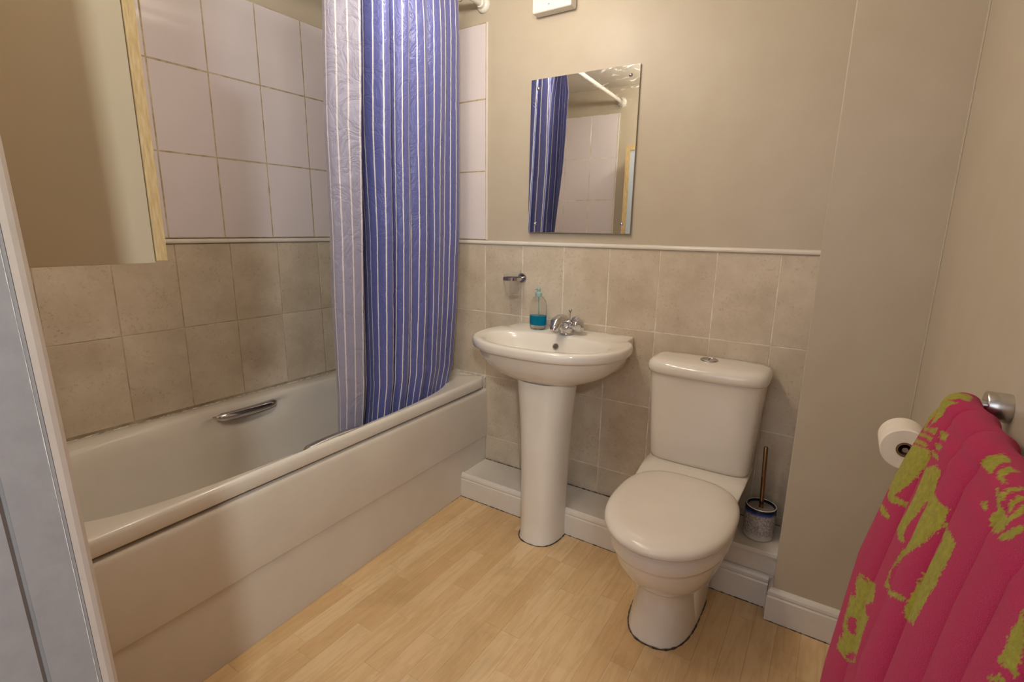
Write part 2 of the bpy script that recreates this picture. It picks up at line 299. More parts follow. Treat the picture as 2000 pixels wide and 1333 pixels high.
TOWEL_PATTERN = [('g', [(0.0134, 0.987), (0.0117, 0.993), (0.02, 1.002), (0.0134, 1.006), (0.0083, 1.012), (0.015, 1.019), (0.01, 1.025), (0.0167, 1.03), (0.0134, 1.035), (0.0284, 1.044), (0.0851, 1.035), (0.0768, 1.031), (0.0634, 1.027), (0.0618, 1.021), (0.0484, 1.016), (0.0367, 1.006), (0.0384, 0.998), (0.0568, 0.993), (0.0584, 0.987), (0.0568, 0.981), (0.0384, 0.974), (0.0217, 0.972), (0.0284, 0.98), (0.0217, 0.983)]), ('g', [(0.0184, 1.003), (0.0484, 1.016), (0.0718, 1.02), (0.0868, 1.024), (0.0868, 1.018), (0.0818, 1.013), (0.0851, 1.006), (0.0835, 0.999), (0.0835, 0.994), (0.0835, 0.988), (0.0768, 0.982), (0.0718, 0.987), (0.0618, 0.992), (0.0501, 0.996)]), ('g', [(0.0351, 0.975), (0.0835, 0.981), (0.1068, 0.986), (0.1085, 0.98), (0.0868, 0.978), (0.0451, 0.971)]), ('g', [(0.0284, 0.964), (0.0801, 0.973), (0.1052, 0.976), (0.1068, 0.971), (0.0835, 0.969), (0.0434, 0.962)]), ('g', [(0.0267, 0.954), (0.0768, 0.963), (0.1018, 0.966), (0.1035, 0.962), (0.0818, 0.959), (0.0351, 0.95)]), ('g', [(0.0334, 0.947), (0.0718, 0.955), (0.0902, 0.958), (0.1052, 0.96), (0.1169, 0.962), (0.1185, 0.955), (0.1469, 0.954), (0.1536, 0.949), (0.1185, 0.935), (0.1169, 0.928), (0.1135, 0.921), (0.1102, 0.914), (0.1052, 0.908), (0.1002, 0.901), (0.0935, 0.894), (0.0835, 0.886), (0.0968, 0.889), (0.1085, 0.89), (0.1152, 0.891), (0.1653, 0.9), (0.1119, 0.884), (0.1018, 0.881), (0.0902, 0.877), (0.0634, 0.875), (0.0551, 0.881), (0.0367, 0.884), (0.0401, 0.892), (0.0401, 0.899), (0.0384, 0.905), (0.0351, 0.911), (0.0334, 0.917), (0.0351, 0.925), (0.0351, 0.933), (0.0351, 0.94)]), ('g', [(0.0384, 0.853), (0.0568, 0.862), (0.0818, 0.864), (0.0985, 0.863), (0.0985, 0.859), (0.0768, 0.853), (0.0568, 0.853)]), ('g', [(0.0868, 0.771), (0.0985, 0.775), (0.1085, 0.777), (0.1152, 0.778), (0.1953, 0.81), (0.2037, 0.807), (0.2104, 0.804), (0.2154, 0.8), (0.217, 0.794), (0.2204, 0.788), (0.2237, 0.783), (0.2237, 0.776), (0.222, 0.769), (0.2204, 0.762), (0.2187, 0.755), (0.2204, 0.749), (0.2187, 0.742), (0.2204, 0.735), (0.2187, 0.728), (0.2187, 0.722), (0.187, 0.706), (0.1085, 0.662), (0.1018, 0.661), (0.0952, 0.661), (0.0851, 0.658), (0.0851, 0.666), (0.0835, 0.672), (0.0835, 0.68), (0.0835, 0.688), (0.0835, 0.695), (0.0818, 0.701), (0.0818, 0.709), (0.0818, 0.716), (0.0818, 0.724), (0.0801, 0.731), (0.0801, 0.739), (0.0801, 0.748), (0.0835, 0.756), (0.0851, 0.764)]), ('m', [(0.0952, 0.714), (0.1085, 0.72), (0.1119, 0.712), (0.1119, 0.7), (0.1002, 0.695), (0.0968, 0.699), (0.0918, 0.702)]), ('m', [(0.0768, 0.754), (0.0902, 0.752), (0.0935, 0.743), (0.0851, 0.734), (0.0751, 0.741)]), ('m', [(0.187, 0.778), (0.2154, 0.796), (0.2204, 0.792), (0.2254, 0.788), (0.2287, 0.784), (0.2087, 0.777), (0.202, 0.779)]), ('m', [(0.1085, 0.671), (0.2003, 0.726), (0.222, 0.732), (0.2053, 0.717), (0.1085, 0.665)]), ('m', [(0.0918, 0.771), (0.1035, 0.775), (0.1102, 0.774), (0.1018, 0.77)]), ('m', [(0.0818, 0.692), (0.0902, 0.688), (0.0902, 0.681), (0.0902, 0.674), (0.0835, 0.677), (0.0835, 0.685)]), ('g', [(0.1169, 0.987), (0.187, 0.995), (0.2003, 0.989), (0.1202, 0.98)]), ('g', [(0.1185, 0.973), (0.207, 0.985), (0.2037, 0.98), (0.1185, 0.968)]), ('g', [(0.1185, 0.963), (0.2003, 0.975), (0.217, 0.972), (0.187, 0.969), (0.1185, 0.959)]), ('g', [(0.1669, 0.951), (0.1987, 0.96), (0.2187, 0.967), (0.2487, 0.966), (0.2504, 0.962), (0.2504, 0.957), (0.2521, 0.952), (0.3005, 0.956), (0.3038, 0.952), (0.3022, 0.947), (0.2471, 0.931), (0.2454, 0.926), (0.2404, 0.92), (0.2371, 0.914), (0.2337, 0.908), (0.2287, 0.902), (0.2254, 0.896), (0.222, 0.889), (0.222, 0.883), (0.2387, 0.879), (0.2087, 0.873), (0.1953, 0.875), (0.1653, 0.872), (0.1753, 0.882), (0.182, 0.89), (0.1886, 0.898), (0.1903, 0.905), (0.1903, 0.911), (0.1937, 0.918), (0.1937, 0.924), (0.192, 0.929), (0.1886, 0.934), (0.1836, 0.938), (0.1803, 0.943), (0.1736, 0.947)]), ('g', [(0.3038, 0.956), (0.3389, 0.958), (0.3573, 0.957), (0.3756, 0.959), (0.389, 0.959), (0.3907, 0.954), (0.3923, 0.948), (0.3907, 0.943), (0.389, 0.939), (0.3873, 0.934), (0.3823, 0.929), (0.3773, 0.924), (0.3706, 0.918), (0.3656, 0.913), (0.3589, 0.907), (0.3506, 0.901), (0.3406, 0.895), (0.3155, 0.884), (0.2404, 0.858), (0.2371, 0.852), (0.2304, 0.845), (0.2321, 0.84), (0.2337, 0.835), (0.2354, 0.83), (0.3439, 0.858), (0.3606, 0.862), (0.374, 0.865), (0.3823, 0.866), (0.3823, 0.863), (0.3723, 0.86), (0.3606, 0.857), (0.3422, 0.852), (0.3139, 0.847), (0.2304, 0.823), (0.2304, 0.828), (0.2287, 0.833), (0.227, 0.838), (0.2287, 0.844), (0.2304, 0.849), (0.2321, 0.855), (0.2337, 0.861), (0.2371, 0.868), (0.2404, 0.874), (0.3139, 0.899), (0.3272, 0.907), (0.3239, 0.911), (0.3205, 0.915), (0.3205, 0.92), (0.3172, 0.924), (0.3055, 0.926), (0.3139, 0.933), (0.3088, 0.937), (0.3038, 0.941), (0.3038, 0.946), (0.3038, 0.951)]), ('g', [(0.3923, 0.946), (0.4324, 0.951), (0.4674, 0.956), (0.4841, 0.957), (0.4975, 0.957), (0.5092, 0.957), (0.5109, 0.953), (0.5125, 0.949), (0.5125, 0.944), (0.5125, 0.94), (0.5125, 0.936), (0.5125, 0.932), (0.5109, 0.927), (0.5109, 0.923), (0.5109, 0.919), (0.5075, 0.914), (0.5075, 0.91), (0.5042, 0.905), (0.5042, 0.901), (0.5025, 0.896), (0.5008, 0.892), (0.4992, 0.887), (0.4958, 0.882), (0.4958, 0.878), (0.4691, 0.872), (0.389, 0.85), (0.3856, 0.855), (0.384, 0.86), (0.384, 0.865), (0.3856, 0.87), (0.3873, 0.876), (0.3873, 0.881), (0.389, 0.886), (0.3907, 0.891), (0.3923, 0.896), (0.4374, 0.912), (0.4391, 0.917), (0.4491, 0.924), (0.4541, 0.93), (0.4508, 0.934), (0.4524, 0.939), (0.4541, 0.944), (0.4274, 0.943), (0.394, 0.941)]), ('g', [(0.3957, 1.007), (0.3957, 1.013), (0.394, 1.018), (0.3957, 1.022), (0.394, 1.027), (0.4023, 1.028), (0.4174, 1.032), (0.4424, 1.032), (0.4441, 1.026), (0.4591, 1.02), (0.4775, 1.015), (0.4641, 1.014), (0.4357, 1.011)]), ('g', [(0.4908, 1.017), (0.4708, 1.022), (0.4658, 1.026), (0.4591, 1.03), (0.4708, 1.032), (0.4808, 1.034), (0.4841, 1.029), (0.4908, 1.025), (0.4975, 1.021), (0.5192, 1.021), (0.5075, 1.017)]), ('g', [(0.5175, 1.011), (0.5125, 1.015), (0.5242, 1.013), (0.5342, 1.011), (0.5442, 1.008), (0.5543, 1.005), (0.5776, 1.007), (0.596, 1.008), (0.596, 1.012), (0.5927, 1.016), (0.586, 1.019), (0.5776, 1.022), (0.5927, 1.021), (0.606, 1.02), (0.6093, 1.015), (0.6093, 1.01), (0.6093, 1.007), (0.606, 1.002), (0.6027, 0.998), (0.6027, 0.995), (0.5743, 0.99), (0.5543, 0.99), (0.5442, 0.992), (0.5459, 0.997), (0.5476, 1.002), (0.5426, 1.005), (0.5359, 1.007), (0.5275, 1.009)]), ('g', [(0.5326, 1.011), (0.5309, 1.016), (0.5275, 1.02), (0.5292, 1.023), (0.5309, 1.026), (0.5309, 1.029), (0.5392, 1.027), (0.5409, 1.023), (0.5392, 1.019), (0.5442, 1.014), (0.5476, 1.009)]), ('g', [(0.5559, 1.011), (0.5543, 1.015), (0.5509, 1.02), (0.5509, 1.024), (0.5576, 1.022), (0.5643, 1.019), (0.5659, 1.016), (0.581, 1.014), (0.5893, 1.011), (0.5693, 1.01)]), ('g', [(0.5075, 0.994), (0.5192, 0.998), (0.5292, 0.996), (0.5392, 0.994), (0.5242, 0.993)]), ('g', [(0.6077, 0.994), (0.611, 0.998), (0.6177, 1.003), (0.6227, 1.008), (0.6277, 1.012), (0.6311, 1.016), (0.6411, 1.013), (0.6411, 1.01), (0.6377, 1.005), (0.6294, 1.0), (0.6244, 0.997), (0.616, 0.993)]), ('g', [(0.7513, 0.99), (0.7529, 0.987), (0.7563, 0.985), (0.7563, 0.982), (0.7529, 0.98), (0.7529, 0.977), (0.7529, 0.974), (0.7546, 0.971), (0.7563, 0.969), (0.7563, 0.966), (0.7563, 0.962), (0.7563, 0.958), (0.7629, 0.959), (0.7696, 0.96), (0.7746, 0.961), (0.7796, 0.961), (0.783, 0.96), (0.7846, 0.964), (0.783, 0.966), (0.7813, 0.968), (0.7796, 0.971), (0.7796, 0.974), (0.778, 0.977), (0.7763, 0.979), (0.7763, 0.981), (0.7713, 0.982), (0.7696, 0.984), (0.7663, 0.986), (0.7613, 0.987), (0.7563, 0.989)]), ('g', [(0.7546, 0.943), (0.7563, 0.947), (0.7629, 0.951), (0.7696, 0.955), (0.7746, 0.955), (0.7796, 0.956), (0.7763, 0.954), (0.7713, 0.951), (0.7663, 0.949), (0.7596, 0.946)])]
# ================================================================ THE ROOM
XR, YE, ZC = 2.232, -1.735, 2.235      # right wall, end wall (door wall), ceiling
XP, YP = 1.972, -.245                  # corner pier beside the toilet
DADO, ROWH = 1.1555, .3076
def struct(o, label, cat): return tag(o, label, cat, kind='structure')
wall_back = struct(boxo('wall_back', (-.1, XP+.02, .006, .10, 0, ZC), M['paint']), 'beige back wall with tiles behind basin and toilet', 'wall')
wall_left = struct(boxo('wall_left', (-.10, -.006, YE-.10, .006, 0, ZC), M['paint']), 'left wall with white and stone tiles above the bath', 'wall')
wall_right = struct(boxo('wall_right', (XR, XR+.1, -1.86, .10, 0, ZC), M['paint']), 'plain beige right wall holding the towel rail', 'wall')
pier = struct(boxo('wall_corner', (XP, XR+.02, YP, .10, 0, ZC), M['paint'], bev=.003), 'projecting beige wall corner right of the toilet', 'wall')
JX = 1.35
bm = bmesh.new()
box(bm, -.1, JX-.03, YE-.115, YE-.006, 0, ZC); box(bm, JX-.03, XR+.1, YE-.115, YE-.006, 2.06, ZC); box(bm, 2.16, XR+.1, YE-.115, YE-.006, 0, 2.06)
wall_front = struct(bm_obj('wall_front', bm, M['paint']), 'door wall at the foot of the bath', 'wall')
ceiling = struct(boxo('ceiling', (-.1, XR+.1, YE-.1, .1, ZC, ZC+.08), M['ceil']), 'pale painted ceiling', 'ceiling')
floor = struct(boxo('floor', (-.1, XR+.1, -2.6, .1, -.05, -.004), M['dark']), 'maple laminate floor of narrow strips', 'floor')
hall = struct(boxo('floor_hall', (.4, 3.4, -3.2, YE-.115, -.05, -.002), M['brown']), 'plain hall floor beyond the doorway', 'floor')

# floor strips (planks)
pw, plen = .0655, .40
cache = {}
def plank_mesh(w, l):
    k = (round(w, 3), round(l, 3))
    if k not in cache:
        bm = bmesh.new(); box(bm, 0, w-.0004, 0, l-.0004, -.004, 0)
        me = bpy.data.meshes.new('plank'); bmesh.ops.recalc_face_normals(bm, faces=bm.faces); bm.to_mesh(me); bm.free(); me.materials.append(M['plank']); cache[k] = me
    return cache[k]
i = 0; x = .56
while x < XR:
    y = -1.85-random.choice([.0, .09, .17, .25, .31]) + (.05 if i % 3 else 0)
    while y < 0:
        y1 = min(y+plen, .0)
        w = min(pw, XR-x)
        if y1-y > .02 and w > .01:
            o = bpy.data.objects.new('plank', plank_mesh(w, y1-y)); COL.objects.link(o); o.parent = floor; o.location = (x, y, random.uniform(-.0002, .0001))
        y += plen
    x += pw; i += 1

# tiles
tcache = {}
def tile(parent, axis, a0, a1, z0, z1, m, name='tile', off=0.0):
    """axis 'b': on back wall (x a0..a1, face y=0); 'l': left wall (y, face x=0); 'e': end wall."""
    g = .0014 if m.name != 'white_glazed_tile' else .0022
    w, h = a1-a0-2*g, z1-z0-2*g
    if w < .006 or h < .006: return
    k = (round(w, 4), round(h, 4), m.name)
    if k not in tcache:
        bm = bmesh.new(); box(bm, 0, w, 0, .008, 0, h, bev=.0012, seg=1)
        bmesh.ops.recalc_face_normals(bm, faces=bm.faces)
        me = bpy.data.meshes.new(name); bm.to_mesh(me); bm.free(); me.materials.append(m); tcache[k] = me
    o = bpy.data.objects.new(name, tcache[k]); COL.objects.link(o); o.parent = parent
    j = random.uniform(-.0004, .0004)
    if axis == 'b': o.location = (a0+g, j, z0+g)
    elif axis == 'l': o.rotation_euler = (0, 0, PI/2); o.location = (j, a0+g, z0+g)
    else: o.rotation_euler = (0, 0, PI); o.location = (a1-g, YE+j, z0+g)
def bed(parent, axis, a0, a1, z0, z1, m):
    if axis == 'b': b = (a0, a1, .0009, .0062, z0, z1)
    elif axis == 'l': b = (-.0062, -.0009, a0, a1, z0, z1)
    else: b = (a0, a1, YE-.0062, YE-.0009, z0, z1)
    boxo('grout', b, m, parent)
XJ = .655
rowz = [DADO-ROWH*k for k in range(5)]
WZ0, WH = 1.1764, .29505
whz = [WZ0+WH*k for k in range(4)]
bx = [0, .055]+[XJ+.2*k for k in range(-2, 7)]+[XP-.001]
bed(wall_back, 'b', 0, XP, .0, DADO, M['grout'])
for r in range(4):
    z1, z0 = rowz[r], max(rowz[r+1], .108)
    for a, b in zip(bx[:-1], bx[1:]):
        if b <= .66 and z1 < .56: continue
        tile(wall_back, 'b', a, b, z0, z1, M['stonetile'])
bed(wall_back, 'b', 0, XJ, WZ0, whz[3], M['groutw'])
for r in range(3):
    for a, b in zip([0, .055, .255, .455], [.055, .255, .455, XJ]):
        tile(wall_back, 'b', a, b, whz[r], whz[r+1], M['whitetile'])
ly = [0]+[-.4025+.2*k for k in (1,)]+[-.4025-.2*k for k in range(7)]+[YE]
ly = sorted(set([0, -.0025-.0]+[-.2025, -.4025, -.6025, -.8025, -1.0025, -1.2025, -1.4025, -1.6025, YE]))
bed(wall_left, 'l', YE, 0, .45, DADO, M['groutl'])
for r in range(2):
    for a, b in zip(ly[:-1], ly[1:]): tile(wall_left, 'l', a, b, rowz[r+1], rowz[r], M['stonetile'])
wy = sorted([0, -.0164, -.2164, -.4164, -.6164, -.8164, -1.0164, -1.2164, -1.4164, -1.6164, YE])
bed(wall_left, 'l', YE, 0, WZ0, whz[3], M['groutw'])
for r in range(3):
    for a, b in zip(wy[:-1], wy[1:]): tile(wall_left, 'l', a, b, whz[r], whz[r+1], M['whitetile'])
ex = [0, .02, .22, .42, .62]
bed(wall_front, 'e', 0, .62, WZ0, whz[3], M['grout']); bed(wall_front, 'e', 0, .75, .45, DADO, M['grout'])
for r in range(3):
    for a, b in zip(ex[:-1], ex[1:]): tile(wall_front, 'e', a, b, whz[r], whz[r+1], M['whitetile'])
for r in range(2):
    for a, b in zip([0, .15, .35, .55], [.15, .35, .55, .75]): tile(wall_front, 'e', a, b, rowz[r+1], rowz[r], M['stonetile'])
# dado trims
tp = [(0, DADO+.001), (.004, DADO+.001), (.0072, DADO+.004), (.008, DADO+.009), (.0065, DADO+.014), (.003, DADO+.017), (-.005, DADO+.0175), (-.005, DADO+.001)]
struct(sweep('trim_1', tp, [(.008, 0, 0, -1), (XP-.0005, 0, 0, -1)], M['white']), 'thin white dado trim along the back wall', 'trim')
struct(sweep('trim_2', tp, [(0, YE, 1, 0), (0, -.001, 1, 0)], M['white']), 'thin white dado trim along the left wall', 'trim')
tv = boxo('trim_3', (XJ+.001, XJ+.010, -.002, .006, DADO+.019, whz[3]), M['white'], bev=.002); struct(tv, 'vertical white edge trim of the back white tiles', 'trim')
tv = boxo('trim_4', (.621, .630, YE-.006, YE+.002, WZ0, whz[3]), M['white'], bev=.002); struct(tv, 'vertical white edge trim on the door wall tiles', 'trim')

# boxed-in pipes along the back wall, with skirting
pb = boxo('trim_5', (.66, 1.975, -.187, .004, 0, .110), M['white'], bev=.004); struct(pb, 'low white boxing along the foot of the back wall', 'boxing')
bm = bmesh.new(); box(bm, 1.60, XP+.003, -.183, .004, .108, .190); box(bm, 1.60, XP+.003, -.196, .004, .185, .201, bev=.002)
struct(bm_obj('trim_6', bm, M['white']), 'raised white shelf under the toilet brush', 'boxing')
sk = [(-.002, 0), (.014, 0), (.014, .085), (.011, .090), (.013, .096), (.012, .104), (.008, .112), (.004, .116), (-.002, .116)]
def sk_path(pts): return pts
struct(sweep('baseboard_back', sk, [(.655, -.187, 0, -1), (1.955, -.187, 0, -1)], M['white'], smooth=False), 'moulded white skirting on the low boxing', 'skirting')
struct(sweep('baseboard_corner', sk, [(XP, -.19, -1, 0), (XP, YP, -1, -1), (XR, YP, 0, -1)], M['white']), 'moulded white skirting round the wall corner', 'skirting')
struct(sweep('baseboard_right', sk, [(XR, YP-.01, -1, 0), (XR, -1.84, -1, 0)], M['white']), 'white skirting along the right wall', 'skirting')
def strip(name, pts, w, m, parent, z=.0015):
    P = [Vector((a, b, z)) for a, b in pts]; vs = []
    tube(name, P, w, m, parent, 6)
random.seed(3)
def grime(parent, pts, rad, closed=False, name='sealant', m=None):
    P = []
    for a, b in zip(pts[:-1], pts[1:]):
        a, b = Vector(a), Vector(b); n = max(1, int((b-a).length/.008))
        for k in range(n): P.append(a.lerp(b, k/n))
    P.append(Vector(pts[-1]))
    R = [rad*random.uniform(.35, 1.3) for _ in P]
    return tube(name, P, R, m or M['grime'], parent, 6)
grime(wall_back, [(.662, -.004, .111), (1.60, -.004, .111)], .0022)
grime(wall_back, [(1.60, -.004, .202), (1.96, -.004, .202)], .0022)
grime(floor, [(.665, -.2025, 0), (1.95, -.2025, 0)], .0022)
grime(floor, [(1.958, -.205, 0), (1.958, -.259, 0), (XR-.02, -.261, 0)], .0022)
grime(floor, [(.662, -.20, 0), (.7055, -1.72, 0)], .0022)
grime(wall_back, [(.657, -.003, .11), (.657, -.003, .53)], .0018)

tube('caulk', [(XR-.0015, YP-.0015, .116), (XR-.0015, YP-.0015, ZC)], .0028, M['paint'], pier, 6)
tube('caulk', [(XP-.0008, -.001, .2), (XP-.0008, -.001, DADO)], .0018, M['sealant'], pier, 6)
# door frame in the doorway (left jamb is in view)
fr = empty('door_1', (JX, YE-.06, 0), 'white painted door frame at the left edge', 'door frame', kind='structure')
def jprof(pts, name, m, z0=0, z1=2.06):
    rings = [[(x-JX, y-(YE-.06)+(-1.737+(1.287-z)*.0197)-yi+.004, z) for x, y in pts] for z in (z0, z1)]
    vs, fs = loft(rings); o = mesh(name, vs, fs, m, fr); fixn(o); return o
yi = YE+.004
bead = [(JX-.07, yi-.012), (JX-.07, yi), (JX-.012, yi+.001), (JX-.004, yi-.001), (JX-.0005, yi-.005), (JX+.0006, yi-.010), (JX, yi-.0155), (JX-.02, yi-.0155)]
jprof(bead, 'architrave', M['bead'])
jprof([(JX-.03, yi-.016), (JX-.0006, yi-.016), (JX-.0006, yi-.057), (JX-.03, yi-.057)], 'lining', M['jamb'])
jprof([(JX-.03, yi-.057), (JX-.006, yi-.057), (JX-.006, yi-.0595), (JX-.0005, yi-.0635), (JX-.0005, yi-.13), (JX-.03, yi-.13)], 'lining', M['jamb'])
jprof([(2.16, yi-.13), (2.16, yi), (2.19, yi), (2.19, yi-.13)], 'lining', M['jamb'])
o = mesh('head', [(x-JX, y-(YE-.06), z) for x in (JX-.02, 2.18) for y in (yi-.13, yi) for z in (2.03, 2.06)], [(0,1,3,2),(4,6,7,5),(0,4,5,1),(2,3,7,6),(0,2,6,4),(1,5,7,3)], M['jamb'], fr); fixn(o)
g = grime(fr, [(-.0003, yi-.0225-(YE-.06)+.02, .3), (-.0003, yi-.0215-(YE-.06)+.01, .8), (-.0003, yi-.0225-(YE-.06)-.004, 1.5)], .0004, name='paint_crack', m=M['white'])

# ================================================================ BATH
bath = empty('bathtub', (.34, -.86, 0), 'white bathtub along the left tiled wall', 'bathtub')
OX, OY = .34, -.86
N = 160
def outer_ring(inset, z, rr=.012):
    """rounded rectangle sampled with the same angles as the opening"""
    pts = []
    inner = superell(.358, -.86, .285, .765, .765, 3.6, N)
    x0, x1, y0, y1 = .0015+inset*.2, .665-inset, -1.733, -.0015
    for i in range(N):
        th = 2*PI*i/N; c, s = math.cos(th), math.sin(th)
        n = 30
        x = (x0+x1)/2+(x1-x0)/2*abs(c)**(2/n)*(1 if c >= 0 else -1)
        y = (y0+y1)/2+(y1-y0)/2*abs(s)**(2/n)*(1 if s >= 0 else -1)
        pts.append((x-(.024*y if x > .3 else 0), y, z))
    return pts
def in_ring(a, bf, bb, z, n=3.6, cy=-.86, cx=.358, rec=0):
    out = []
    for x, y in superell(cx, cy, a, bf, bb, n, N):
        f = (x-(cx-a))/(2*a)
        if x > cx: x += .012*math.exp(-((y+.92)/.10)**2)*(1 if z > .45 else .3)
        if rec:
            e = math.exp(-((y+.84)/.125)**6)
            if x < cx-.5*a: x -= rec*e
            elif x > cx+.5*a: x += rec*.35*e
        out.append((x-.022*y*f, y, z))
    return out
rings = [outer_ring(.012, .487), outer_ring(.001, .487), outer_ring(0, .490), outer_ring(0, .519), outer_ring(.003, .527), outer_ring(.009, .532), outer_ring(.014, .5325),
         in_ring(.289, .768, .755, .5325), in_ring(.283, .760, .748, .530), in_ring(.276, .752, .740, .518), in_ring(.272, .746, .733, .507, rec=.004), in_ring(.269, .742, .728, .500, rec=.026),
         in_ring(.264, .735, .72, .478, rec=.03), in_ring(.260, .73, .71, .455, rec=.024), in_ring(.257, .725, .705, .437, rec=.008), in_ring(.254, .72, .70, .425), in_ring(.245, .70, .68, .36), in_ring(.232, .66, .66, .28), in_ring(.215, .62, .64, .21), in_ring(.19, .57, .60, .165), in_ring(.14, .50, .52, .150), in_ring(.05, .3, .3, .146)]
vs, fs = loft(rings, False, True)
tub = mesh('tub', [(a-OX, b-OY, c) for a, b, c in vs], fs, M['acrylic'], bath, True); fixn(tub); autosm(tub, 60)
# front panel
pp = [(.640, .476, .024), (.652, .4765, .024), (.660, .473, .024), (.6645, .466, .024), (.6665, .455, .024), (.668, .40, .026), (.668, .243, .030), (.667, .238, .030), (.6615, .235, .030), (.6605, .228, .031), (.6565, .02, .035), (.656, .001, .035), (.640, .001, .035), (.640, .47, .024)]
rings = [[(x-k*y-OX, y-OY, z) for x, z, k in pp] for y in np.linspace(-.0025, -1.73, 8)]
vs, fs = loft(rings); pnl = mesh('front_panel', vs, fs, M['panelac'], bath); fixn(pnl); autosm(pnl, 35)
# grips
def grip(x, ya, yb, z, sx, name='grip_handle'):
    pts = []; rad = []
    for k in range(17):
        f = k/16; pts.append((x+sx*.018*math.sin(PI*f)**.5-OX, ya+(yb-ya)*f-OY, z+.0*f)); rad.append(.0170 if 0 < k < 16 else .012)
    o = tube(name, pts, rad, M['chrome'], bath, 20); return o
grip(.078, -.965, -.725, .496, 1)
grip(.632, -.965, -.725, .500, -1)
lathe('overflow', [(0, .0), (.03, 0), (.034, .003), (.03, .007), (0, .009)], M['chrome'], bath, 32, (.36-OX, -.135-OY, .44), Matrix.Rotation(PI/2+.1, 4, 'X'))
grime(bath, [(.006-OX, -1.73-OY, .5325), (.006-OX, -.006-OY, .5325), (.65-OX, -.006-OY, .5325)], .0030, name='silicone_seal', m=M['sealant'])

# ================================================================ CURTAIN AND ROD
RX, RZ = .64, 2.13
rod = empty('shower_rod', (RX, 0, RZ), 'white shower curtain rod above the bath edge', 'curtain rod')
def rel(p, o): return tuple(Vector(p)-o.location)
tube('rod_tube', [rel((RX, -.004, RZ), rod), rel((RX, YE+.004, RZ), rod)], .0125, M['plastic'], rod, 24)
fl = [(.0, 0), (.031, 0), (.031, .006), (.026, .012), (.019, .017), (.0175, .030), (.013, .032), (.0126, .034)]
lathe('flange', fl, M['plastic'], rod, 32, rel((RX, .005, RZ), rod), Matrix.Rotation(PI/2, 4, 'X'))
lathe('flange', fl, M['plastic'], rod, 32, rel((RX, YE-.005, RZ), rod), Matrix.Rotation(-PI/2, 4, 'X'))
ring_y = [-.15, -.205, -.27, -.34, -.41, -.47, -.54, -.60, -.67, -.73]
ring0 = None
for k, y in enumerate(ring_y+[-1.66, -1.675, -1.70]):
    th = [2*PI*i/24 for i in range(24)]
    if ring0 is None:
        r_ = tube('curtain_ring', [(.019*math.cos(a), 0, .026*math.sin(a)) for a in th], .0019, M['chrome'], None, 8, closed=True); ring0 = r_
    else:
        r_ = ring0.copy(); COL.objects.link(r_)
    r_.location = (RX, y, RZ-.0125)
    if k < 10: tag(r_, 'metal ring holding the striped curtain on the rod', 'curtain ring', 'curtain rings above the hanging curtain')
    else: tag(r_, 'empty metal ring at the door end of the rod', 'curtain ring', 'spare rings at the door end of the rod')
# plan of the folded curtain: (y, offset towards the room), from the back wall to the free hem
K = [(-.128,-.030),(-.130,-.006),(-.142,.012),(-.175,.017),(-.225,.012),(-.27,.016),(-.305,.004),(-.330,-.026),(-.318,-.056),(-.300,-.050),(-.318,-.006),(-.350,.022),(-.390,.012),(-.425,-.014),(-.415,-.045),
     (-.398,-.042),(-.425,.004),(-.452,.027),(-.482,.014),(-.500,-.03),(-.498,-.085),(-.512,-.05),(-.53,.006),(-.556,.033),(-.585,.024),(-.605,-.02),(-.603,-.085),(-.625,-.06),(-.66,-.045),(-.70,-.055),(-.740,-.045),(-.768,-.028),(-.775,-.006),(-.765,.012),(-.748,.030),(-.728,.050),(-.712,.066)]
KB = [(y, d) for y, d in K[:-5]]+[(-.776,-.010),(-.766,-.002),(-.742,.008),(-.712,.016),(-.690,.024)]
def catmull(P, n):
    P = [np.array(p, float) for p in P]; P = [2*P[0]-P[1]]+P+[2*P[-1]-P[-2]]; out = []
    for i in range(1, len(P)-2):
        p0, p1, p2, p3 = P[i-1:i+3]
        for k in range(n):
            t = k/n; out.append(.5*((2*p1)+(-p0+p2)*t+(2*p0-5*p1+4*p2-p3)*t*t+(-p0+3*p1-3*p2+p3)*t**3))
    out.append(P[-2]); return np.array(out)
cur = catmull(K, 16)
seg = np.r_[0, np.cumsum(np.hypot(*np.diff(cur, axis=0).T))]; NC = 620
uu = np.linspace(0, seg[-1], NC); cy_ = np.interp(uu, seg, cur[:,0]); cx_ = np.interp(uu, seg, cur[:,1])
curb = catmull(KB, 16); cyb = np.interp(uu, seg, curb[:,0]); cxb = np.interp(uu, seg, curb[:,1])
ZT, ZB, NR = 2.088, .36, 170
vs = []; fs = []; uvs = []
